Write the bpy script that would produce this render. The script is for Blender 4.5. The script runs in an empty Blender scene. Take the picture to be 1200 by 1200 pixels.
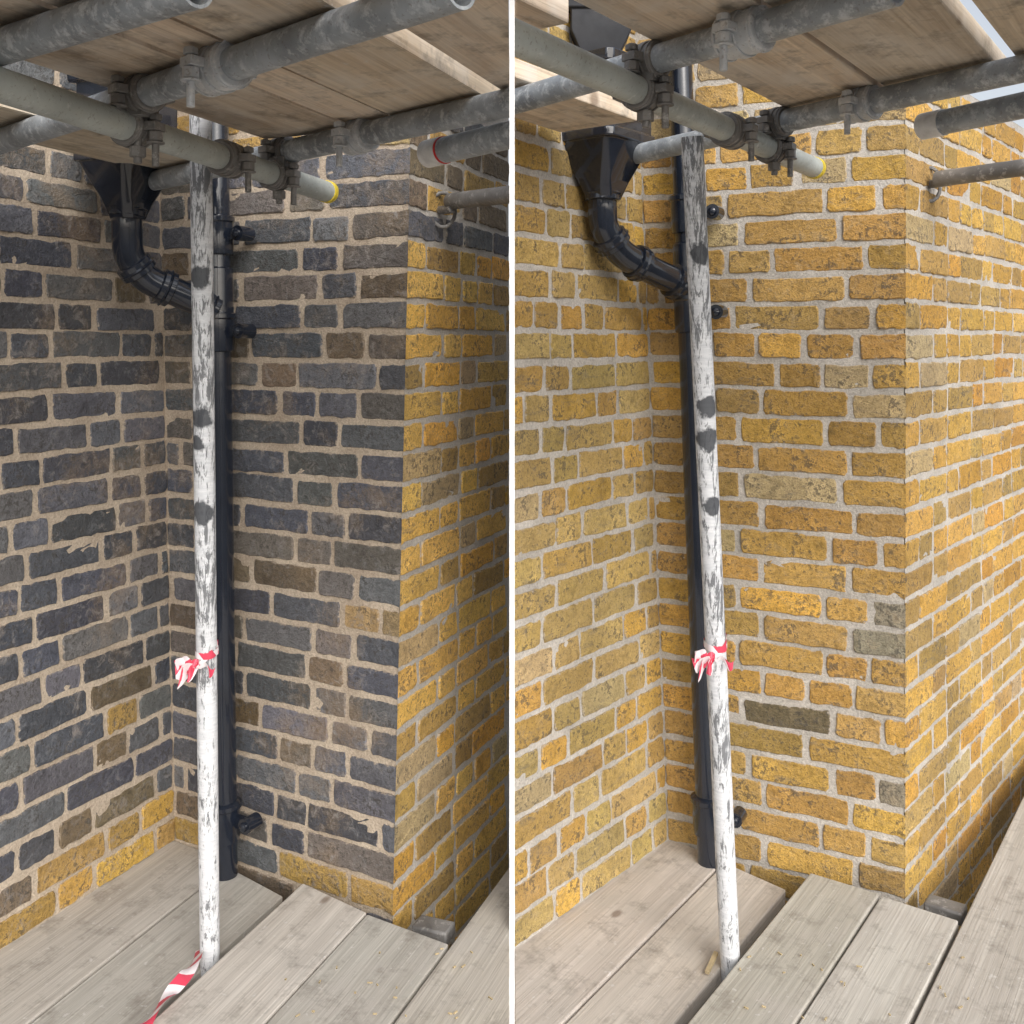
import bpy, bmesh, math, random
from mathutils import Vector, Matrix, noise
R = random.Random(7)
F, H, HOR = 1200.0, 1.40, 400.0
scene = bpy.context.scene

# ---------- survey helper: photo measurement + known height or distance -> world ----------
def W(x, y, z=None, Y=None):
    if Y is None:
        Y = F*(z-H)/(HOR-y)
    return Vector(((x-600)*Y/F, Y, H+(HOR-y)*Y/F))

# ---------- node helpers ----------
def mat(name):
    m = bpy.data.materials.new(name); m.use_nodes = True
    nt = m.node_tree; b = nt.nodes['Principled BSDF']
    return m, nt, b
def noise_n(nt, vec, scale, detail=3, rough=.6, dist=0):
    n = nt.nodes.new('ShaderNodeTexNoise')
    n.inputs['Scale'].default_value = scale; n.inputs['Detail'].default_value = detail
    n.inputs['Roughness'].default_value = rough; n.inputs['Distortion'].default_value = dist
    if vec is not None: nt.links.new(vec, n.inputs['Vector'])
    return n.outputs['Fac']
def ramp(nt, fac, stops):
    r = nt.nodes.new('ShaderNodeValToRGB')
    e = r.color_ramp.elements
    while len(e) < len(stops): e.new(.5)
    for i, (p, c) in enumerate(stops):
        e[i].position = p
        e[i].color = (c, c, c, 1) if not isinstance(c, (tuple, list)) else (*c, 1)
    nt.links.new(fac, r.inputs['Fac'])
    return r.outputs['Color']
def mix(nt, fac, a, b, mode='MIX'):
    m = nt.nodes.new('ShaderNodeMix'); m.data_type = 'RGBA'; m.blend_type = mode
    for s, v in ((0, fac), (6, a), (7, b)):
        if hasattr(v, 'links'): nt.links.new(v, m.inputs[s])
        elif isinstance(v, (int, float)) and s == 0: m.inputs[0].default_value = v
        else: m.inputs[s].default_value = (v, v, v, 1) if isinstance(v, (int, float)) else (*v, 1)
    return m.outputs[2]
def math_n(nt, op, a, b=0.0):
    m = nt.nodes.new('ShaderNodeMath'); m.operation = op
    for s, v in ((0, a), (1, b)):
        if hasattr(v, 'links'): nt.links.new(v, m.inputs[s])
        else: m.inputs[s].default_value = v
    return m.outputs[0]
def bump(nt, b, h, strength=.5, dist=.003):
    n = nt.nodes.new('ShaderNodeBump'); n.inputs['Strength'].default_value = strength
    n.inputs['Distance'].default_value = dist
    nt.links.new(h, n.inputs['Height']); nt.links.new(n.outputs[0], b.inputs['Normal'])
def objco(nt):
    return nt.nodes.new('ShaderNodeTexCoord').outputs['Object']
def attr(nt, name, out='Color'):
    a = nt.nodes.new('ShaderNodeAttribute'); a.attribute_name = name
    return a.outputs[out]
def scl(nt, vec, s):
    m = nt.nodes.new('ShaderNodeMapping'); nt.links.new(vec, m.inputs['Vector'])
    m.inputs['Scale'].default_value = s
    return m.outputs[0]
L = lambda nt, a, b: nt.links.new(a, b)

# ---------- materials ----------
def brick_mat(name, soot, mcol):
    m, nt, b = mat(name)
    co = objco(nt); base = attr(nt, 'bcol'); al = attr(nt, 'bcol', 'Alpha')
    n1 = noise_n(nt, co, 16, 4, .7, .4)
    n2 = noise_n(nt, co, 75, 4, .75)
    n3 = noise_n(nt, co, 240, 2, .7)
    n4 = noise_n(nt, co, 3.1, 3, .6)
    c = mix(nt, 1.0, base, ramp(nt, n1, [(.3, .62), (.7, 1.35)]), 'MULTIPLY')
    c = mix(nt, 1.0, c, ramp(nt, n2, [(.3, .66), (.7, 1.28)]), 'MULTIPLY')
    c = mix(nt, 1.0, c, ramp(nt, n4, [(.3, .80), (.7, 1.14)]), 'MULTIPLY')
    # soot patches and dark pits left on the brick face
    pit = ramp(nt, n2, [(.48, 0.0), (.56, 1.0)])
    patch = ramp(nt, n1, [(.46, 0.0), (.56, 1.0)])
    f = mix(nt, 1.0, pit, patch, 'MULTIPLY')
    c = mix(nt, math_n(nt, 'MULTIPLY', f, .78), c, (.055, .05, .045))
    pit2 = ramp(nt, n3, [(.58, 0.0), (.65, 1.0)])
    c = mix(nt, math_n(nt, 'MULTIPLY', pit2, .6), c, (.045, .038, .03))
    nb = noise_n(nt, co, 36, 4, .8, .6)
    if soot:   # brown body showing through the crust
        c = mix(nt, ramp(nt, math_n(nt, 'ADD', n4, math_n(nt, 'MULTIPLY', nb, .6)), [(.84, 0.0), (1.02, .55)]), c, (.25, .17, .09))
    else:      # streaky grey soot left by the cleaning
        ns = noise_n(nt, scl(nt, co, (9, 9, 30)), 1.0, 4, .75, .8)
        c = mix(nt, ramp(nt, ns, [(.56, 0.0), (.70, .55)]), c, (.13, .12, .105))
    bl = mix(nt, 1.0, ramp(nt, nb, [(.52, 0.0), (.66, 1.0)]), ramp(nt, n4, [(.4, .35), (.65, 1.0)]), 'MULTIPLY')
    c = mix(nt, math_n(nt, 'MULTIPLY', bl, .5 if soot else .35), c, (.33, .34, .36) if soot else (.55, .42, .25))
    # mortar smeared over the arrises
    e = math_n(nt, 'SUBTRACT', math_n(nt, 'ADD', n2, math_n(nt, 'MULTIPLY', math_n(nt, 'SUBTRACT', nb, .5), .8)), math_n(nt, 'MULTIPLY', al, .55))
    c = mix(nt, ramp(nt, e, [(.44, 0.0), (.62, .85)]), c, mcol)
    L(nt, c, b.inputs['Base Color'])
    L(nt, ramp(nt, n2, [(.3, .5 if soot else .75), (.7, .9)]), b.inputs['Roughness'])
    h = math_n(nt, 'ADD', n2, math_n(nt, 'MULTIPLY', n3, .5))
    h = math_n(nt, 'ADD', h, n1)
    bump(nt, b, h, 1.0, .005)
    return m
def mortar_mat(name, c0, c1):
    m, nt, b = mat(name); co = objco(nt)
    n1 = noise_n(nt, co, 9, 3, .6); n2 = noise_n(nt, co, 160, 3, .75)
    c = ramp(nt, n1, [(.3, c0), (.7, c1)])
    c = mix(nt, 1.0, c, ramp(nt, n2, [(.3, .70), (.7, 1.18)]), 'MULTIPLY')
    L(nt, c, b.inputs['Base Color']); b.inputs['Roughness'].default_value = .95
    bump(nt, b, math_n(nt, 'ADD', n2, n1), .9, .004)
    return m
def wood_mat(name, dark, light, stain, dirt):
    m, nt, b = mat(name)
    loc = attr(nt, 'loc', 'Vector'); tint = attr(nt, 'tint')
    g = noise_n(nt, scl(nt, loc, (1.3, 30, 30)), 1.0, 4, .6, 1.0)
    g2 = noise_n(nt, scl(nt, loc, (4, 190, 190)), 1.0, 2, .6, .3)
    st = noise_n(nt, loc, 5.0, 4, .65, .5)
    st2 = noise_n(nt, loc, 13, 4, .75)
    c = ramp(nt, g, [(.25, dark), (.68, light)])
    c = mix(nt, 1.0, c, ramp(nt, g2, [(.3, .84), (.65, 1.05)]), 'MULTIPLY')
    c = mix(nt, 1.0, c, tint, 'MULTIPLY')
    c = mix(nt, ramp(nt, st, [(.45, 0.0), (.72, .7)]), c, stain)
    c = mix(nt, ramp(nt, st2, [(.52, 0.0), (.74, dirt)]), c, (.17, .145, .12))
    sp = noise_n(nt, loc, 60, 2, .6)
    c = mix(nt, ramp(nt, sp, [(.67, 0.0), (.73, .5)]), c, (.66, .64, .62))
    v = nt.nodes.new('ShaderNodeTexVoronoi'); v.inputs['Scale'].default_value = 3.2
    L(nt, scl(nt, loc, (1, 1.8, 1)), v.inputs['Vector'])
    c = mix(nt, ramp(nt, v.outputs['Distance'], [(.04, .65), (.08, 0.0)]), c, (.16, .10, .065))
    L(nt, c, b.inputs['Base Color']); b.inputs['Roughness'].default_value = .85
    bump(nt, b, math_n(nt, 'ADD', g, g2), .4, .003)
    return m
def tube_mat(name, base, splat, amount, low=.55):
    m, nt, b = mat(name); co = objco(nt)
    n1 = noise_n(nt, co, 9, 3, .6, .5); n2 = noise_n(nt, co, 45, 4, .75); n3 = noise_n(nt, co, 160, 2, .6)
    c = mix(nt, ramp(nt, n1, [(.35, 0.0), (.65, 1.0)]), base, tuple(x*low for x in base))
    c = mix(nt, ramp(nt, n2, [(amount, 0.0), (amount+.14, .7)]), c, splat)
    c = mix(nt, ramp(nt, n3, [(.60, 0.0), (.70, .4)]), c, (.16, .12, .09))
    L(nt, c, b.inputs['Base Color'])
    b.inputs['Metallic'].default_value = .2
    L(nt, ramp(nt, n2, [(.3, .32), (.6, .65)]), b.inputs['Roughness'])
    bump(nt, b, n2, .25, .002)
    return m
def pole_mat(spots):
    m, nt, b = mat('worn_white_pole_paint'); co = objco(nt)
    s1 = noise_n(nt, scl(nt, co, (110, 110, 15)), 1.0, 4, .8, .5)
    s2 = noise_n(nt, scl(nt, co, (25, 25, 150)), 1.0, 3, .7, .3)
    n1 = noise_n(nt, co, 4.5, 3, .6)
    c = mix(nt, ramp(nt, s2, [(.3, .0), (.7, 1.0)]), (.58, .60, .63), (.80, .81, .83))
    sep = nt.nodes.new('ShaderNodeSeparateXYZ'); L(nt, co, sep.inputs[0])
    up = ramp(nt, math_n(nt, 'MULTIPLY', sep.outputs[2], .5), [(.05, .0), (.5, .07)])
    d = math_n(nt, 'ADD', s1, up)
    d = math_n(nt, 'ADD', d, math_n(nt, 'MULTIPLY', math_n(nt, 'SUBTRACT', n1, .5), .5))
    c = mix(nt, ramp(nt, d, [(.55, 0.0), (.62, .85)]), c, (.10, .105, .115))
    wob = math_n(nt, 'MULTIPLY', math_n(nt, 'SUBTRACT', noise_n(nt, co, 40, 3), .5), .04)
    for (p, r) in spots:
        dn = nt.nodes.new('ShaderNodeVectorMath'); dn.operation = 'DISTANCE'
        L(nt, co, dn.inputs[0]); dn.inputs[1].default_value = p
        e = math_n(nt, 'ADD', dn.outputs['Value'], wob)
        k = ramp(nt, math_n(nt, 'DIVIDE', e, r), [(.75, .92), (1.0, 0.0)])
        c = mix(nt, k, c, (.045, .05, .06))
    L(nt, c, b.inputs['Base Color']); b.inputs['Roughness'].default_value = .6
    bump(nt, b, s1, .5, .002)
    return m
def paint_mat(name, col, rough, coat=0):
    m, nt, b = mat(name); co = objco(nt)
    n = noise_n(nt, co, 30, 3); n2 = noise_n(nt, co, 8, 3)
    L(nt, mix(nt, ramp(nt, n, [(.3, 0.0), (.7, 1.0)]), tuple(x*.8 for x in col), tuple(min(1, x*1.2) for x in col)), b.inputs['Base Color'])
    L(nt, ramp(nt, n2, [(.3, rough*.8), (.7, rough*1.4)]), b.inputs['Roughness'])
    b.inputs['Coat Weight'].default_value = coat
    bump(nt, b, n, .25, .002)
    return m
def tape_mat():
    m, nt, b = mat('striped_tape'); loc = attr(nt, 'loc', 'Vector')
    sep = nt.nodes.new('ShaderNodeSeparateXYZ'); L(nt, loc, sep.inputs[0])
    k = math_n(nt, 'ADD', sep.outputs[0], math_n(nt, 'MULTIPLY', sep.outputs[1], .8))
    fr = math_n(nt, 'FRACT', math_n(nt, 'MULTIPLY', k, 14.0))
    c = mix(nt, math_n(nt, 'GREATER_THAN', fr, .45), (.66, .06, .11), (.85, .78, .80))
    L(nt, c, b.inputs['Base Color']); b.inputs['Roughness'].default_value = .4
    return m

M_brickL = brick_mat('sooty_stock_brick', True, (.42, .35, .275))
M_brickR = brick_mat('yellow_stock_brick', False, (.46, .40, .33))
M_morL = mortar_mat('brown_lime_mortar', (.42, .34, .26), (.58, .49, .385))
M_morR = mortar_mat('grey_lime_mortar', (.42, .39, .35), (.60, .56, .51))
M_deck = wood_mat('weathered_scaffold_board', (.43, .395, .355), (.62, .585, .54), (.49, .455, .41), .60)
M_over = wood_mat('overhead_scaffold_board', (.46, .36, .26), (.76, .66, .52), (.70, .66, .60), .75)
M_tube = tube_mat('galvanised_tube', (.50, .53, .55), (.70, .70, .69), .56, .7)
M_tubeg = tube_mat('pale_galvanised_tube', (.52, .56, .54), (.70, .71, .69), .58, .75)
M_tubed = tube_mat('old_tube', (.42, .46, .50), (.68, .71, .73), .50, .55)
M_coup = tube_mat('coupler_steel', (.27, .26, .25), (.52, .50, .47), .54)
M_coupw = tube_mat('splattered_coupler_steel', (.60, .63, .66), (.80, .80, .80), .5, .75)
M_black = paint_mat('gloss_black_cast_iron', (.012, .016, .026), .14, .6)
M_yellow = paint_mat('yellow_plastic_cap', (.75, .58, .05), .4)
M_red = paint_mat('red_plastic_cap', (.6, .03, .03), .4)
M_white = paint_mat('white_paint', (.80, .80, .80), .6)
M_tape = tape_mat()
M_chip = paint_mat('timber_debris', (.50, .40, .24), .9)
M_ground = mortar_mat('asphalt_ground', (.04, .04, .04), (.065, .063, .06))

# ---------- object helpers ----------
def empty(name):
    o = bpy.data.objects.new(name, None); scene.collection.objects.link(o); return o
def obj(name, verts, faces, m, parent=None, smooth=False, attrs=None):
    me = bpy.data.meshes.new(name); me.from_pydata([tuple(v) for v in verts], [], faces)
    me.materials.append(m)
    if smooth:
        me.polygons.foreach_set('use_smooth', [True]*len(me.polygons))
    for an, (typ, data) in (attrs or {}).items():
        a = me.attributes.new(an, typ, 'POINT')
        flat = [c for v in data for c in v]
        a.data.foreach_set('vector' if typ == 'FLOAT_VECTOR' else 'color', flat)
    me.update()
    o = bpy.data.objects.new(name, me); scene.collection.objects.link(o)
    if parent: o.parent = parent
    return o
def fix_normals(o, side=0):
    bm = bmesh.new(); bm.from_mesh(o.data)
    if side:
        bmesh.ops.bisect_plane(bm, geom=bm.verts[:]+bm.edges[:]+bm.faces[:], plane_co=(side*.0032, 0, 0), plane_no=(-side, 0, 0), clear_outer=True)
    bmesh.ops.recalc_face_normals(bm, faces=bm.faces); bm.to_mesh(o.data); bm.free()
def sweep(path, radii, n=20, cap=True):
    P = [Vector(p) for p in path]; V = []; Fc = []
    up = None; rings = []
    for i, p in enumerate(P):
        t = (P[min(i+1, len(P)-1)]-P[max(i-1, 0)])
        if t.length < 1e-9: t = (P[-1]-P[0])
        t.normalize()
        if up is None:
            a = Vector((0, 0, 1)) if abs(t.z) < .9 else Vector((1, 0, 0))
            up = (a - t*a.dot(t)).normalized()
        else:
            up = (up - t*up.dot(t)).normalized()
        s = t.cross(up)
        r = radii[i] if hasattr(radii, '__len__') else radii
        rings.append(len(V))
        for k in range(n):
            an = 2*math.pi*k/n
            V.append(p + up*math.cos(an)*r + s*math.sin(an)*r)
    for i in range(len(P)-1):
        a, b = rings[i], rings[i+1]
        for k in range(n):
            k2 = (k+1) % n
            Fc.append((a+k, a+k2, b+k2, b+k))
    if cap:
        Fc.append(tuple(rings[0]+k for k in range(n))[::-1])
        Fc.append(tuple(rings[-1]+k for k in range(n)))
    return V, Fc
class Acc:
    def __init__(s): s.v = []; s.f = []
    def add(s, vf):
        o = len(s.v); s.v += vf[0]; s.f += [tuple(i+o for i in f) for f in vf[1]]; return s
    def cyl(s, a, b, r, n=16): return s.add(sweep([a, b], r, n))
    def box(s, c, ax, ay, az):
        c = Vector(c); vs = [c+ax*i+ay*j+az*k for i in (-1, 1) for j in (-1, 1) for k in (-1, 1)]
        return s.add((vs, [(0, 1, 3, 2), (4, 6, 7, 5), (0, 4, 5, 1), (2, 3, 7, 6), (0, 2, 6, 4), (1, 5, 7, 3)]))
    def make(s, name, m, parent=None, bev=0.0, smooth=True):
        o = obj(name, s.v, s.f, m, parent); fix_normals(o)
        if smooth:
            o.data.polygons.foreach_set('use_smooth', [True]*len(o.data.polygons))
            try: o.data.set_sharp_from_angle(angle=math.radians(38))
            except Exception: pass
        if bev:
            b = o.modifiers.new('bevel', 'BEVEL'); b.width = bev; b.segments = 2; b.limit_method = 'ANGLE'
            b.angle_limit = math.radians(40); b.harden_normals = False
        return o

# ---------- brick walls ----------
def build_wall(name, parent, P0, lean0, P1, lean1, nrm, zb, zt, colfn, mb, mm, seed, c0=False, c1=False, thick=.22, e0=0.0, e1=0.0):
    rr = random.Random(seed)
    P0 = Vector((*P0, 0)); P1 = Vector((*P1, 0)); Ln = (P1-P0).length; nrm = Vector((*nrm, 0)).normalized()
    l0 = Vector((lean0, 0, 0)); l1 = Vector((lean1, 0, 0)); zz = Vector((0, 0, 1))
    def M(u, z, d):
        a = P0+l0*z; b = P1+l1*z
        return a.lerp(b, u/Ln) + zz*z + nrm*d
    V = []; Fc = []; C = []
    pitch = .0752; rows = int((zt-zb)/pitch)
    def wob(u, r):
        k = min(1, u/.1 if c0 else 1, (Ln-u)/.1 if c1 else 1)
        return max(0, k)*(.0055*noise.noise(Vector((u*2.3+seed*9.1, r*.55, seed)))+.0026*noise.noise(Vector((u*9, r*3.3, seed+4))))
    for r in range(rows):
        z0 = zb + r*pitch; u = 0.0 if c0 else -.05-rr.uniform(0, .02)
        kind = r % 2
        first = True
        if r % 2 and not c0: u -= .1675
        while u < Ln-.004:
            w = (.213 if kind % 2 == 0 else .103)*(1+rr.uniform(-.07, .07))
            if rr.random() < .09: w = .212 if w < .15 else .102
            if first and c0: w = .102 if r % 2 else .212
            first = False
            kind += 1
            j = .0115+rr.uniform(-.003, .005)
            a = u; b = u+w; u = b+j
            if c1 and Ln-b < .05: b = Ln; u = Ln+1
            at0 = c0 and a <= 0.0001
            a = max(a, 0.0 if c0 else .001)
            at1 = False
            if b >= Ln-.001:
                b = Ln; at1 = c1
            if b-a < .02: continue
            h = .063+rr.uniform(-.0045, .0028)
            col = colfn((a+b)/2, z0+.03, rr, Ln)
            nu = max(4, int((b-a)/.02)); pts = []
            jt = lambda s=.0019: rr.uniform(-s, s)
            lo, hi = -h/2, h/2
            ch0 = .001 if at0 else rr.uniform(.001, .007); ch1 = .001 if at1 else rr.uniform(.001, .007)
            wv = rr.uniform(0, 50)
            ed = lambda t, k: .003*noise.noise(Vector((wv+t*4, k, 0)))
            for i in range(nu+1):
                t = i/nu; uu = a+ch0+(b-a-ch0-ch1)*t; pts.append((uu, lo+jt()+ed(t, 0)))
            for t in (.15, .5, .85): pts.append((b+(0 if at1 else jt()), lo+(hi-lo)*t))
            for i in range(nu, -1, -1):
                t = i/nu; uu = a+ch0+(b-a-ch0-ch1)*t; pts.append((uu, hi+jt()+ed(t, 9)))
            for t in (.85, .5, .15): pts.append((a+(0 if at0 else jt()), lo+(hi-lo)*t))
            n = len(pts); cu = (a+b)/2; o = len(V)
            tx = rr.uniform(-.0018, .0018); ty = rr.uniform(-.0018, .0018); base = rr.uniform(-.0014, .0014)
            RG = ((0, -.012, 0.0), (.0003, -.0022, 0.0), (.0028, 0, .25), (.011, .0002, 1.0))
            for ins, dep, alp in RG:
                for (pu, pz) in pts:
                    e0_ = at0 and pu < a+.02; e1_ = at1 and pu > b-.02; edge = e0_ or e1_
                    iu = 0 if edge else ins
                    du = max(-1, min(1, (pu-cu)/((b-a)/2))); dz = max(-1, min(1, pz/(h/2)))
                    q = pu-iu*du; zq = pz-ins*dz
                    dd = dep + (0 if edge else base+tx*du+ty*dz)
                    if edge and dep > -.01: dd = 0
                    if dep < -.01: q += .016 if e0_ else (-.016 if e1_ else 0)   # mitre behind the quoin
                    if dep >= 0 and not edge: dd += rr.uniform(-.0008, .0008)
                    V.append(M(q, z0+h/2+zq+wob(pu, r), dd)); C.append((col[0], col[1], col[2], 1.0 if (edge and abs(dz) < .5) else alp))
            for k in range(3):
                for i in range(n):
                    i2 = (i+1) % n
                    Fc.append((o+k*n+i, o+k*n+i2, o+(k+1)*n+i2, o+(k+1)*n+i))
            cc = len(V); V.append(M(cu, z0+h/2+wob(cu, r), base)); C.append((col[0], col[1], col[2], 1.0))
            for i in range(n): Fc.append((o+3*n+i, o+3*n+(i+1) % n, cc))
    o = obj(name+'_bricks', V, Fc, mb, parent, attrs={'bcol': ('FLOAT_COLOR', C)})
    fix_normals(o)
    u0 = .004 if c0 else -e0; u1 = Ln-.004 if c1 else Ln+e1
    nu = max(2, int(Ln/.02)); nz = int((zt-zb)/.02); A = Acc()
    def sheet(df, nu, nz):
        v = []; f = []
        for i in range(nu+1):
            for k in range(nz+1):
                u = u0+(u1-u0)*i/nu; z = zb+(zt-zb)*k/nz
                v.append(M(u, z, df(u, z)))
        for i in range(nu):
            for k in range(nz):
                a = i*(nz+1)+k; f.append((a, a+nz+1, a+nz+2, a+1))
        A.add((v, f))
    sheet(lambda u, z: -.0034+.0022*noise.noise(Vector((u*34, z*34, seed))), nu, nz)
    if thick:
        ua, ub = u0+(.03 if c0 else 0), u1-(.03 if c1 else 0)
        zt2 = zt+rr.uniform(-.004, .004)
        b0 = [M(ua, zb, -.04), M(ub, zb, -.04), M(ub, zb, -thick), M(ua, zb, -thick)]
        t0 = [M(ua, zt2, -.04), M(ub, zt2, -.04), M(ub, zt2, -thick), M(ua, zt2, -thick)]
        A.add((b0+t0, [(0, 1, 2, 3), (4, 7, 6, 5), (0, 4, 5, 1), (1, 5, 6, 2), (2, 6, 7, 3), (3, 7, 4, 0)]))
        tp0 = [M(u0, zt-.001, -.003), M(u1, zt-.001, -.003), M(u1, zt-.001, -.05), M(u0, zt-.001, -.05)]
        A.add((tp0, [(0, 1, 2, 3)]))
    A.make(name+'_mortar', mm, parent)

def jit(c, rr, s=.14):
    k = 1+rr.uniform(-s, s)
    return (max(0, c[0]*k*(1+rr.uniform(-.05, .05))), c[1]*k, c[2]*k*(1+rr.uniform(-.1, .1)), 1)
def pick(rr, lst):
    t = rr.random(); s = 0
    for w, c in lst:
        s += w
        if t < s: return c
    return lst[-1][1]
CH = (.090, .096, .115); CH2 = (.145, .148, .160); BR = (.19, .145, .095); YL = (.64, .385, .085); YD = (.49, .315, .095); OR = (.62, .33, .06)
GY = (.30, .26, .20); PB = (.54, .40, .20); OL = (.53, .375, .13)
def colA_L(u, z, rr, Ln):
    n = noise.noise(Vector((u*3, z*3, 2)))
    if z < .15+.1*n: return jit(pick(rr, [(.5, YL), (.35, YD), (.15, BR)]), rr)
    if z < .42+.2*n: return jit(pick(rr, [(.06, YD), (.26, BR), (.36, CH2), (.32, CH)]), rr)
    if n > .38: return jit(pick(rr, [(.4, BR), (.6, CH2)]), rr)
    return jit(pick(rr, [(.012, YD), (.04, BR), (.36, CH2), (.588, CH)]), rr, .24)
def colB_L(u, z, rr, Ln):
    if z > 1.85: return jit(pick(rr, [(.5, PB), (.3, YD), (.2, BR)]), rr)
    if z < .10: return jit(pick(rr, [(.2, YD), (.35, BR), (.45, CH2)]), rr)
    if abs(z-.70) < .035 and u > Ln-.25: return jit((.46, .32, .16), rr)
    if abs(z-.42) < .035 and .2 < u < .4: return jit((.14, .10, .05), rr)
    return jit(pick(rr, [(.10, BR), (.15, (.17, .15, .13)), (.37, CH2), (.38, CH)]), rr, .24)
def colC_L(u, z, rr, Ln):
    if z > 1.66: return jit(pick(rr, [(.4, YD), (.4, BR), (.2, CH2)]), rr)
    return jit(pick(rr, [(.60, (.80, .50, .12)), (.14, YD), (.18, (.78, .43, .08)), (.08, PB)]), rr)
def colA_R(u, z, rr, Ln):
    return jit(pick(rr, [(.44, OL), (.32, YD), (.18, YL), (.06, PB)]), rr)
def colB_R(u, z, rr, Ln):
    if z > 1.95: return jit(pick(rr, [(.5, PB), (.4, YD), (.1, YL)]), rr)
    if abs(z-.42) < .035 and .2 < u < .4: return jit((.17, .13, .07), rr)
    if u > .25 and .2 < z < .72 and rr.random() < .12: return jit(pick(rr, [(.6, GY), (.4, (.20, .18, .14))]), rr)
    return jit(pick(rr, [(.42, (.54, .32, .085)), (.28, YD), (.23, YL), (.07, PB)]), rr)
def colC_R(u, z, rr, Ln):
    return jit(pick(rr, [(.46, YL), (.30, YD), (.16, OR), (.08, PB)]), rr)

ZB = -1.2
bl = empty('brick_building')
iL = Vector((-.945, 2.87)); oL = Vector((-.29, 2.49)); dA = Vector((.404, .915)).normalized()
build_wall('side_wall', bl, iL-dA*1.7, -.023, iL, -.023, (.915, -.404), ZB, 2.40, colA_L, M_brickL, M_morL, 1, e1=.03)
build_wall('return_wall', bl, iL, -.023, oL, .023, (-.502, -.865), ZB, 2.10, colB_L, M_brickL, M_morL, 2, c1=True, e0=.03, thick=.14)
build_wall('front_wall', bl, oL, .023, oL+dA*.70, 0.0, (.915, -.404), ZB, 2.095, colC_L, M_brickR, M_morR, 3, c0=True, thick=0)
br = empty('brick_building')
iR = Vector((.438, 2.87)); oR = Vector((.985, 2.565)); dR = Vector((.64, .768)).normalized()
build_wall('side_wall', br, iR-dR*.675, 0.0, iR, -.04, (.768, -.64), ZB, 2.62, colA_R, M_brickR, M_morR, 4, thick=0, e1=.03)
build_wall('return_wall', br, iR, -.04, oR, .001, (-.487, -.874), ZB, 2.38, colB_R, M_brickR, M_morR, 5, c1=True, e0=.03, thick=.14)
build_wall('front_wall', br, oR, .001, oR+dR*3.2, .001, (.768, -.64), ZB, 2.12, colC_R, M_brickR, M_morR, 6, c0=True, thick=.14)

# ---------- boards ----------
def clip(poly, side):
    out = []
    for i in range(len(poly)):
        a, b = poly[i], poly[(i+1) % len(poly)]
        fa, fb = a.x*side-.0045, b.x*side-.0045
        if fa >= 0: out.append(a)
        if fa*fb < 0: out.append(a.lerp(b, fa/(fa-fb)))
    return out
def boards(name, parent, d, specs, side, m, th=.038, tints=(.84, 1.08)):
    d = Vector(d).normalized(); n = Vector((d.y, -d.x))
    V = []; Fc = []; LC = []; TC = []
    for (q0, q1, s0, sf0, sf1, z) in specs:
        P = lambda s, q: d*s+n*q
        poly = [P(s0, q0), P(s0, q1), P(sf1, q1), P(sf0, q0)]
        poly = clip(poly, side)
        if len(poly) < 3: continue
        off = Vector((R.uniform(0, 50), R.uniform(0, 50), R.uniform(0, 50)))
        k = R.uniform(*tints); t = (k*R.uniform(.98, 1.04), k, k*R.uniform(.94, 1.03), 1)
        o = len(V); c = len(poly); tilt = R.uniform(-.002, .002)
        for zz in (z, z+th):
            for i, p in enumerate(poly):
                V.append(Vector((p.x, p.y, zz+tilt*(1 if i % 2 else -1))))
                LC.append(tuple(Vector((p.dot(d), p.dot(n), zz))+off)); TC.append(t)
        Fc.append(tuple(range(o, o+c))[::-1]); Fc.append(tuple(range(o+c, o+2*c)))
        for i in range(c):
            j = (i+1) % c; Fc.append((o+i, o+j, o+c+j, o+c+i))
    ob = obj(name, V, Fc, m, parent, attrs={'loc': ('FLOAT_VECTOR', LC), 'tint': ('FLOAT_COLOR', TC)})
    fix_normals(ob)
    b = ob.modifiers.new('bevel', 'BEVEL'); b.width = .0035; b.segments = 2; b.limit_method = 'ANGLE'
    return ob

DL = (.351, .936); DR = (.581, .814)
deckL = empty('timber_scaffold_deck')
boards('planks', deckL, DL, [
    (-2.12, -1.672, .1, 2.40, 2.315, -.038), (-1.666, -1.452, .1, 2.290, 2.222, -.040),
    (-1.393, -1.182, .1, 2.221, 2.165, .002), (-1.177, -.948, .1, 2.158, 2.119, .000),
    (-.940, -.712, .1, 4.2, 4.2, .000), (-.706, -.48, .1, 4.2, 4.2, .002), (-.474, -.25, .1, 4.2, 4.2, .0), (-.244, -.02, .1, 4.2, 4.2, .0)], -1, M_deck)
deckR = empty('timber_scaffold_deck')
boards('planks', deckR, DR, [
    (-1.75, -1.397, .1, 2.70, 2.64, -.040), (-1.391, -1.140, .1, 2.63, 2.575, -.038), (-1.134, -.952, .1, 2.575, 2.54, -.040),
    (-.902, -.729, .1, 2.580, 2.577, .002), (-.723, -.545, .1, 2.575, 2.571, .0),
    (-.535, -.31, .1, 5.2, 5.2, .000), (-.304, -.08, .1, 5.2, 5.2, .002), (-.074, .15, .1, 5.2, 5.2, .0), (.156, .38, .1, 5.2, 5.2, .0), (.386, .6, .1, 5.2, 5.2, .0)], 1, M_deck)
for par, pts in ((deckL, [((-1.25, 1.2), (-.02, .75)), ((-1.0, 2.15), (-.02, 1.78))]), (deckR, [((.03, 1.45), (1.6, .35)), ((.15, 2.1), (2.2, .7))])):
    A = Acc()
    for a, b in pts: A.cyl(Vector((*a, -.066)), Vector((*b, -.066)), .024)
    A.make('transom', M_tube, par)
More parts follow.
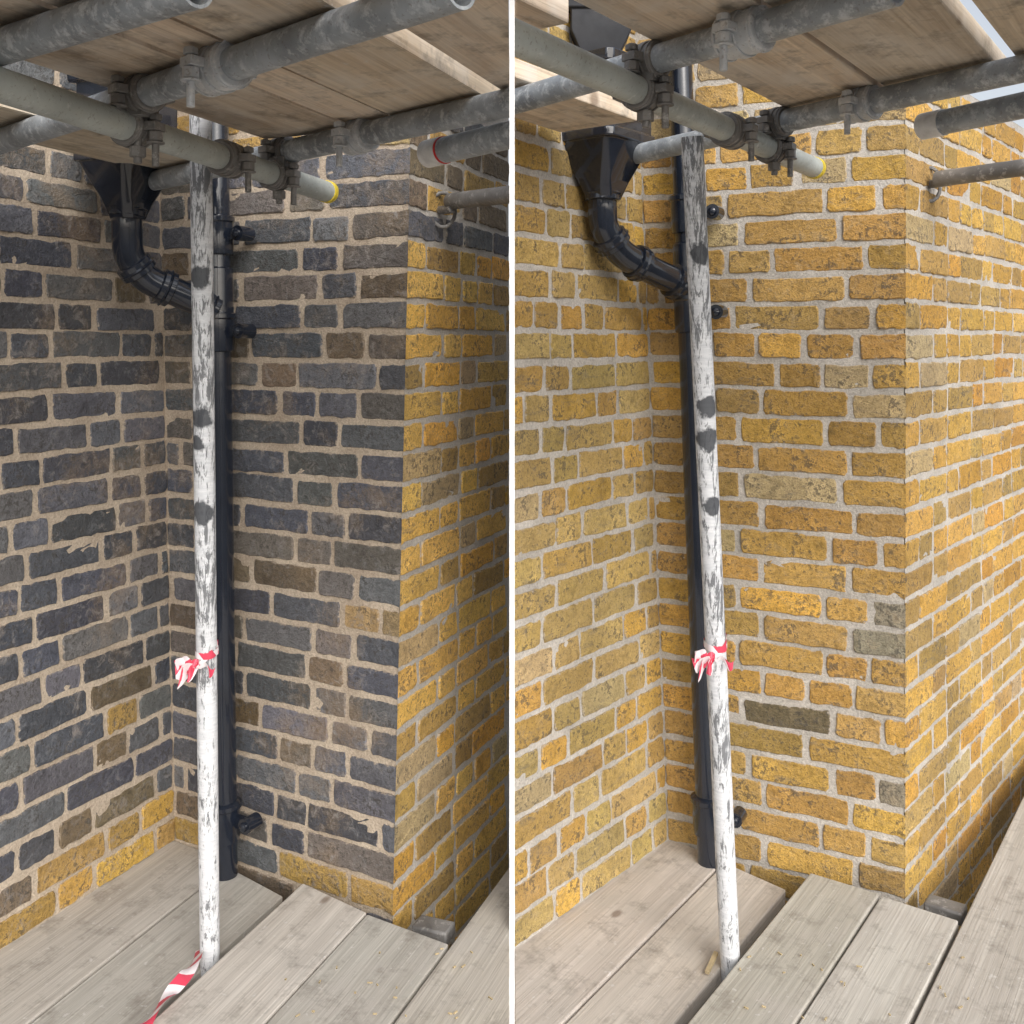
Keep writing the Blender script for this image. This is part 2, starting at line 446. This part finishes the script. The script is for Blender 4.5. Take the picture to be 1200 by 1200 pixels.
# mortar-stained offcut at the wall corner
for par, c, d in ((deckL, W(508, 1090, z=.0), Vector((*DL, 0))), (deckR, W(1108, 1066, z=.0), Vector((*DR, 0)))):
    d = d.normalized(); n = Vector((d.y, -d.x, 0)); A = Acc()
    A.box(c+Vector((0, 0, .0)), d*.028, n*.046, Vector((0, 0, .016)))
    A.make('stained_offcut', M_coup, par, bev=.006)

# overhead deck
def sn(q, d, Y0): return (Y0+d[0]*q)/d[1]
ovL = empty('overhead_scaffold_deck')
zL = 1.827
sp = []
for q0, q1, sf in [(-1.75, -1.525, 2.10), (-1.50, -1.28, 1.06), (-1.245, -1.02, 1.84), (-1.005, -.90, 1.78), (-.892, -.672, 1.74), (-.628, -.42, 1.66), (-.405, -.19, 1.62), (-.18, .04, 1.6), (.05, .27, 1.6)]:
    sp.append((q0, q1, sn(q0, DL, 1.1), sf, sf, zL+R.uniform(0, .003)))
boards('planks', ovL, DL, sp, -1, M_over)
ovR = empty('overhead_scaffold_deck')
zR = 1.897; sp = []
for q0, q1, sf in [(-1.33, -1.12, 2.06), (-1.08, -.86, 1.36), (-.80, -.585, 2.14), (-.575, -.362, 2.12), (-.325, -.11, 2.12), (-.10, .12, 2.1), (.13, .35, 2.1), (.36, .58, 2.1)]:
    sp.append((q0, q1, sn(q0, DR, 1.1), sf, sf, zR+R.uniform(0, .003)))
boards('planks', ovR, DR, sp, 1, M_over)

# ---------- tubes and couplers ----------
TR = .0242
def tube(name, par, a, b, m, r=TR, side=0):
    d = (b-a).normalized(); L_ = (b-a).length
    pts = [a+d*L_*i/12 for i in range(13)]
    V, Fc = sweep(pts, r, 28, cap=False)
    V2, F2 = sweep([a, b], r-.004, 28, cap=False)
    o = len(V); V += V2; Fc += [tuple(i+o for i in f) for f in F2]
    n = 28; last = 12*n
    for k in range(n):
        k2 = (k+1) % n
        Fc.append((k, k2, o+k2, o+k)); Fc.append((last+k, last+k2, o+n+k2, o+n+k))
    ob = obj(name, V, Fc, m, par); fix_normals(ob, side)
    ob.data.polygons.foreach_set('use_smooth', [True]*len(ob.data.polygons))
    try: ob.data.set_sharp_from_angle(angle=math.radians(40))
    except Exception: pass
    return (a, b)
def on(T, x):
    a, b = T; k = (x-600)/F
    t = (k*a.y-a.x)/((b.x-a.x)-k*(b.y-a.y)); return a+(b-a)*t
def coupler(par, c, d1, d2, c2=None, m=None, scale=1.0, bolt=True, bl_=.065):
    m = m or M_coup; d1 = d1.normalized(); d2 = d2.normalized(); z = Vector((0, 0, 1))
    A = Acc(); r = TR+.0065*scale
    def band(c, d):
        side = z.cross(d).normalized() if abs(d.z) < .9 else Vector((0, 1, 0)); up = d.cross(side)
        w = .024*scale
        A.add(sweep([c-d*w, c-d*(w-.003), c+d*(w-.003), c+d*w], [r-.002, r, r, r-.002], 24))
        A.add(sweep([c-d*.007, c+d*.007], r+.003, 24))
        A.add(sweep([c-d*(w-.004), c-d*(w-.009)], r+.0022, 24)); A.add(sweep([c+d*(w-.004), c+d*(w-.009)], r+.0022, 24))
        A.box(c+side*(r+.006), side*.010, up*.009, d*.018)
        A.box(c-side*(r+.008), side*.014, up*.007, d*.015)
        A.cyl(c+side*(r+.012)-d*.02, c+side*(r+.012)+d*.02, .0065, 10)
        if bolt:
            b0 = c-side*(r+.013)
            A.cyl(b0+up*.022, b0-up*bl_, .0062, 10)
            A.cyl(b0-up*.008, b0-up*.024, .0125, 6)
            A.cyl(b0-up*(.025), b0-up*(.028), .015, 12)
            A.cyl(b0+up*.010, b0+up*.020, .011, 6)
    band(c, d1)
    if c2 is not None:
        band(c2, d2)
        A.box((c+c2)/2, d1.normalized()*.024, (d2-d1*d1.dot(d2)).normalized()*.024, z*.012)
        mid = (c+c2)/2
        A.cyl(mid+z*.03, mid-z*.085, .007, 10); A.cyl(mid-z*.058, mid-z*.075, .014, 6)
    A.make('coupler', m, par, bev=.0012)

def scaffold(side):
    S = empty('scaffolding')
    if side == 'L':
        T1 = tube('ledger_tube', S, W(-60, 80, z=1.75), W(384, 225, z=1.75), M_tubeg)
        T2 = tube('transom_tube', S, W(-60, 186, z=1.80), W(540, -14, z=1.80), M_tubed)
        T0 = tube('transom_tube', S, W(-60, 74, z=1.80), W(230, -16, z=1.80), M_tubed)
        T3 = tube('transom_tube', S, W(180, 212, z=1.80), W(640, 111, z=1.80), M_tubed, side=-1)
        T4 = tube('ledger_end_tube', S, W(503, 180, z=1.757), W(640, 148, z=1.757), M_tubed, side=-1)
        T5 = tube('tie_tube', S, W(528, 236, Y=2.62), W(640, 223, Y=2.26), M_coup, .021, side=-1)
        cz = [(T1, 155, T2, 168), (T1, 322, T3, 332)]; single = [(T2, 258, M_coupw, 1.6), (T3, 420, M_coupw, 1.35), (T1, 266, M_coup, 1.25)]
        brk = W(519, 246, Y=2.64)
    else:
        T1 = tube('ledger_tube', S, W(560, 25, z=1.82), W(955, 197, z=1.82), M_tubeg, side=1)
        T2 = tube('transom_tube', S, W(560, 132, z=1.87), W(1050, -14, z=1.87), M_tubed, side=1)
        T3 = tube('transom_tube', S, W(740, 182, z=1.87), W(1290, 60, z=1.87), M_tubed)
        T4 = tube('ledger_end_tube', S, W(1083, 148, z=1.83), W(1290, 104, z=1.83), M_tubed)
        T5 = tube('tie_tube', S, W(1098, 210, Y=2.68), W(1290, 184, Y=2.35), M_coup, .021)
        cz = [(T1, 752, T2, 762), (T1, 903, T3, 912)]; single = [(T2, 872, M_coupw, 1.6), (T3, 1010, M_coupw, 1.35), (T1, 855, M_coup, 1.25)]
        brk = W(1090, 216, Y=2.71)
    dd = lambda T: (T[1]-T[0]).normalized()
    for (a, xa, b, xb) in cz: coupler(S, on(a, xa), dd(a), dd(b), on(b, xb))
    for (t, x, m, sc) in single: coupler(S, on(t, x), dd(t), dd(t), None, m, sc)
    e = T1[1]; d = dd(T1); A = Acc()
    A.add(sweep([e-d*.012, e+d*.004, e+d*.006], [TR+.002, TR+.002, TR-.002], 28)); A.make('yellow_end_cap', M_yellow, S)
    e = T4[0]; d = dd(T4); A = Acc()
    A.add(sweep([e-d*.006, e-d*.004, e+d*.045], [TR-.002, TR+.002, TR+.002], 28)); A.make('white_end_cap', M_white, S)
    if side == 'L':
        A = Acc(); A.add(sweep([e+d*.0455, e+d*.050], TR+.0015, 28)); A.make('red_band', M_red, S)
    A = Acc(); d = dd(T5)
    for k in range(14):
        a = 2*math.pi*k/14; b = 2*math.pi*(k+1)/14
        A.cyl(brk+Vector((.032*math.cos(a), .01*math.cos(a), .045*math.sin(a))), brk+Vector((.032*math.cos(b), .01*math.cos(b), .045*math.sin(b))), .005, 8)
    A.cyl(brk-d*.02, brk+d*.05, .011, 10)
    A.make('tie_bracket', M_coup, S)
    return S
scaffold('L'); scaffold('R')

# ---------- standards (poles) with tape ----------
def ribbon(path, width, wdir, name, par, m=M_tape, start=0.0):
    V = []; Fc = []; LC = []; s = start
    for i, p in enumerate(path):
        if i: s += (path[i]-path[i-1]).length
        w = wdir[i] if isinstance(wdir, list) else wdir
        for k in range(4):
            t = k/3-.5
            wi = width*(min(1, .35+i/ max(1, len(path)-1)) if name == 'tape_tail' else 1)
            V.append(p+w.normalized()*wi*t); LC.append((s, wi*t, 0))
    for i in range(len(path)-1):
        for k in range(3):
            a = i*4+k; Fc.append((a, a+1, a+5, a+4))
    return obj(name, V, Fc, m, par, smooth=True, attrs={'loc': ('FLOAT_VECTOR', LC)})
PR = .0218
def pole(b, t, tiey, spx):
    d = (t-b).normalized(); a = b-d*.6
    E = empty('scaffold_pole')
    def at(y):
        k = (HOR-y)/F
        s = (k*b.y-(b.z-H))/(d.z-k*d.y); return b+d*s
    spots = [(at(y)+Vector((dx, -.022, 0)), r) for (y, dx, r) in spx]
    m = pole_mat(spots)
    tube('pole_tube', E, a, t, m, PR)
    c = at(tiey)
    for j, (h, tl) in enumerate(((.0, .22), (.010, -.12))):
        pts = []
        for k in range(33):
            an = 2*math.pi*k/32
            o = Vector((math.cos(an), math.sin(an), 0))*(PR+.0015+.001*math.sin(5*an)+.0012*j)
            pts.append(c+o+Vector((0, 0, h+.010*math.sin(an+1)+o.x*tl*3)))
        ribbon(pts, .014, Vector((0, 0, 1)), 'tape_wrap', E, start=j*.03)
    kn = c+Vector((-.008, -.028, -.010))
    tails = [((-.044, -.008, -.004), .036), ((-.036, -.012, -.026), .032), ((.036, -.012, -.014), .018), ((-.018, -.018, -.020), .034), ((-.040, .0, .006), .026), ((-.046, -.014, -.014), .03)]
    for i, (v, wd) in enumerate(tails):
        v = Vector(v); pts = []; wdir = []
        for k in range(9):
            t_ = k/8
            pts.append(kn+v*t_+Vector((0, -.006*math.sin(t_*7+i), .005*math.sin(t_*9+i*2))))
            wdir.append(Vector((.25*math.sin(t_*6+i), .7*math.sin(t_*5+i*1.7), 1.0)))
        ribbon(pts, wd, wdir, 'tape_tail', E, start=i*.017)
    return E
pole(W(246, 1131, z=0.0), W(235, 128, Y=2.03), 768, [(325, -.002, .026), (490, 0, .027), (520, -.008, .018), (600, 0, .028)])
pole(W(856, 1133, z=0.0), W(811, 160, Y=2.03), 760, [(298, 0, .024), (475, .004, .026), (515, 0, .028), (590, .004, .024)])

# loose tape on the left deck
tp = empty('barrier_tape')
P = [W(236, 1112, z=.03), W(229, 1128, z=.055), W(215, 1146, z=.058), W(200, 1163, z=.052), W(183, 1185, z=.06), W(166, 1206, z=.054), W(150, 1235, z=.05)]
fine = []; wd = []
for i in range(len(P)-1):
    for k in range(6):
        t = k/6; fine.append(P[i].lerp(P[i+1], t)); s = i+t
        wd.append(Vector((.9, .3*math.sin(s*2), .75*math.sin(s*1.9+.4))))
ribbon(fine, .028, wd, 'tape_strip', tp)

# ---------- rainwater pipes ----------
def bez(P, n=8):
    P = [P[0]*2-P[1]]+P+[P[-1]*2-P[-2]]; out = []
    for i in range(1, len(P)-2):
        for k in range(n):
            t = k/n; a, b, c, d = P[i-1], P[i], P[i+1], P[i+2]
            out.append(.5*((2*b)+(c-a)*t+(2*a-5*b+4*c-d)*t*t+(3*b-a-3*c+d)*t**3))
    out.append(P[-2]); return out
def loft(A, secs):
    V = []; Fc = []; n = len(secs[0])
    for s in secs: V += s
    for i in range(len(secs)-1):
        for k in range(n):
            k2 = (k+1) % n; Fc.append((i*n+k, i*n+k2, (i+1)*n+k2, (i+1)*n+k))
    Fc.append(tuple(range(n))[::-1]); Fc.append(tuple((len(secs)-1)*n+k for k in range(n)))
    A.add((V, Fc))
def drain(bot, lean, ztop, wn, ears, hop, wallA, elbow, join_z, name='drainpipe'):
    E = empty(name); z = Vector((0, 0, 1)); r = .032
    ax = lambda h: bot+Vector((lean*h, 0, h))
    A = Acc(); A.add(sweep([ax(-.8), ax(0.5), ax(ztop)], r, 28))
    wn = Vector((*wn, 0)).normalized(); al = Vector((-wn.y, wn.x, 0))
    if al.x < 0: al = -al
    for h in ears:
        A.add(sweep([ax(h-.055), ax(h-.052), ax(h-.03), ax(h+.03), ax(h+.034), ax(h+.045), ax(h+.05)], [r, r+.007, r+.009, r+.009, r+.013, r+.013, r+.004], 28))
        c = ax(h)-wn*.010+al*.03
        A.box(c+al*.022, al*.026, wn*.010, z*.014)
        e = ax(h)-wn*.006+al*.075
        A.cyl(e-wn*.035, e+wn*.012, .020, 18)
        A.add(sweep([e+wn*.012, e+wn*.020, e+wn*.024], [.012, .011, .005], 12))
    pth = bez(elbow, 8)
    A.add(sweep(pth, .037, 24))
    def collar(i, rr=.046, L_=.018):
        t = (pth[min(i+1, len(pth)-1)]-pth[max(i-1, 0)]).normalized(); c = pth[i]
        A.add(sweep([c-t*L_, c-t*(L_-.003), c-t*.004, c, c+t*.004, c+t*(L_-.003), c+t*L_], [rr-.005, rr, rr, rr+.004, rr, rr, rr-.005], 24))
    n = len(pth)
    for fr in (.06, .42, .60, .86): collar(int(n*fr))
    A.add(sweep([ax(join_z-.09), ax(join_z-.085), ax(join_z+.10), ax(join_z+.105)], [r, r+.007, r+.007, r], 28))
    A.make('pipe', M_black, E, bev=0)
    c, zt_, zm, zb_, w, dpt = hop; wa = Vector((*wallA, 0)).normalized(); la = Vector((wa.y, -wa.x, 0))
    if la.y > 0: la = -la
    B = Acc()
    def sec(h, w_, d_, ch=.22):
        o = []
        cc = Vector((c.x, c.y, h))
        for (i, j) in ((-1, -1+ch), (-1+ch, -1), (1-ch, -1), (1, -1+ch), (1, 1-ch), (1-ch, 1), (-1+ch, 1), (-1, 1-ch)):
            o.append(cc+la*i*w_/2+wa*j*d_/2)
        return o
    loft(B, [sec(zb_-.012, .075, .075, .45), sec(zb_+.01, w*.46, dpt*.46, .4), sec(zb_+.035, w*.55, dpt*.52, .3), sec(zm-.012, w*.93, dpt*.93, .2), sec(zm-.010, w*1.0, dpt*1.0, .15), sec(zm+.012, w*1.0, dpt*1.0, .15),
             sec(zm+.014, w*.93, dpt*.93, .15), sec(zt_-.03, w*.95, dpt*.95, .15), sec(zt_-.028, w*1.10, dpt*1.08, .12), sec(zt_, w*1.12, dpt*1.1, .12)])
    B.make('hopper_head', M_black, E, bev=.003, smooth=True)
    return E
bL = Vector((-.753, 2.689, 0))
hc = W(150, 252, Y=2.55)
drain(bL, -.012, 2.3, (-.502, -.865), [W(0, 275, Y=2.69).z, W(0, 388, Y=2.69).z, W(0, 960, Y=2.69).z], (Vector((hc.x, hc.y, 0)), 2.06, 1.85, 1.715, .20, .18), (.915, -.404),
      [W(150, 238, Y=2.55), W(149, 268, Y=2.55), W(152, 300, Y=2.56), W(172, 326, Y=2.59), W(208, 343, Y=2.63), W(240, 357, Y=2.67), W(259, 368, Y=2.69)], W(0, 360, Y=2.69).z)
bR = Vector((.531, 2.75, 0))
hc = W(707, 232, Y=2.58)
eR = drain(bR, -.037, 2.5, (-.487, -.874), [W(0, 250, Y=2.75).z, W(0, 366, Y=2.75).z, W(0, 953, Y=2.75).z], (Vector((hc.x, hc.y, 0)), 2.10, 1.905, 1.765, .215, .19), (.768, -.64),
      [W(706, 222, Y=2.58), W(706, 245, Y=2.58), W(709, 268, Y=2.59), W(728, 296, Y=2.62), W(760, 315, Y=2.67), W(787, 328, Y=2.72), W(803, 336, Y=2.75)], W(0, 330, Y=2.75).z)
M_blk2 = paint_mat('weathered_black_paint', (.018, .02, .026), .55)
A = Acc(); c = Vector((hc.x-.01, hc.y, 0))
loft(A, [[c+Vector((i*w, j*w*.8, h)) for i, j in ((-1, -1), (1, -1), (1, 1), (-1, 1))] for h, w in ((2.06, .045), (2.12, .05), (2.17, .075), (2.22, .075), (2.222, .083), (2.24, .083))])
A.make('roof_outlet', M_blk2, eR, bev=.003)

# ---------- debris, panel divider, ground ----------
def debris(par_name, boxd):
    V = Acc()
    for i in range(22):
        x, y = R.uniform(boxd[0], boxd[1]), R.uniform(1110, 1195)
        p = W(x, y, z=.043 if boxd[2](x, y) else .003)
        a = R.uniform(0, 6.28); l = R.uniform(.002, .006); d = Vector((math.cos(a), math.sin(a), 0)); n = Vector((-d.y, d.x, 0))
        V.box(p, d*l, n*R.uniform(.001, .002), Vector((0, 0, .0012)))
    V.make(par_name, M_chip)
debris('wood_chips', (330, 590, lambda x, y: x > 355-(y-1035)/.917+6))
debris('wood_chips', (860, 1190, lambda x, y: x > 950-(y-1022)/1.23+6))
A = Acc(); p = W(834, 1128, z=.012); A.box(p, Vector((.016, .03, .004)), Vector((.004, -.003, 0)), Vector((0, 0, .003)))
A.make('wood_splinter', M_chip)
A = Acc(); A.box((0, 1.22, .98), Vector((.00305, 0, 0)), Vector((0, .03, 0)), Vector((0, 0, 1.02)))  # thin strip added as the white dividing line between the two views
A.make('panel_divider', M_white)
g = obj('ground', [(-400, -400, -5), (400, -400, -5), (400, 400, -5), (-400, 400, -5)], [(0, 1, 2, 3)], M_ground)

# ---------- light ----------
w = bpy.data.worlds.new('World'); scene.world = w; w.use_nodes = True
nt = w.node_tree; bg = nt.nodes['Background']
sky = nt.nodes.new('ShaderNodeTexSky'); sky.sky_type = 'NISHITA'; sky.sun_disc = False
sdir = Vector((.30, -.80, .55)).normalized()
sky.sun_elevation = math.asin(sdir.z); sky.sun_rotation = math.atan2(sdir.x, sdir.y)
sky.dust_density = 4; sky.air_density = 1.0; sky.ozone_density = 1.0
hs = nt.nodes.new('ShaderNodeHueSaturation'); hs.inputs['Saturation'].default_value = .35; hs.inputs['Value'].default_value = 1.4
nt.links.new(sky.outputs[0], hs.inputs['Color']); nt.links.new(hs.outputs[0], bg.inputs['Color'])
bg.inputs['Strength'].default_value = .15
sl = bpy.data.lights.new('sun', 'SUN'); sl.energy = 1.1; sl.angle = math.radians(40); sl.color = (1, .98, .95)
so = bpy.data.objects.new('sun', sl); scene.collection.objects.link(so)
so.rotation_euler = (-sdir).to_track_quat('-Z', 'Y').to_euler()

cam = bpy.data.cameras.new('camera'); co = bpy.data.objects.new('camera', cam); scene.collection.objects.link(co)
co.location = (0, 0, H); co.rotation_euler = (math.radians(90), 0, 0)
cam.sensor_width = 36; cam.lens = 36; cam.shift_y = -200/1200; cam.clip_end = 1500; cam.clip_start = .05
scene.camera = co
scene.view_settings.view_transform = 'Standard'; scene.view_settings.look = 'None'; scene.view_settings.exposure = 0
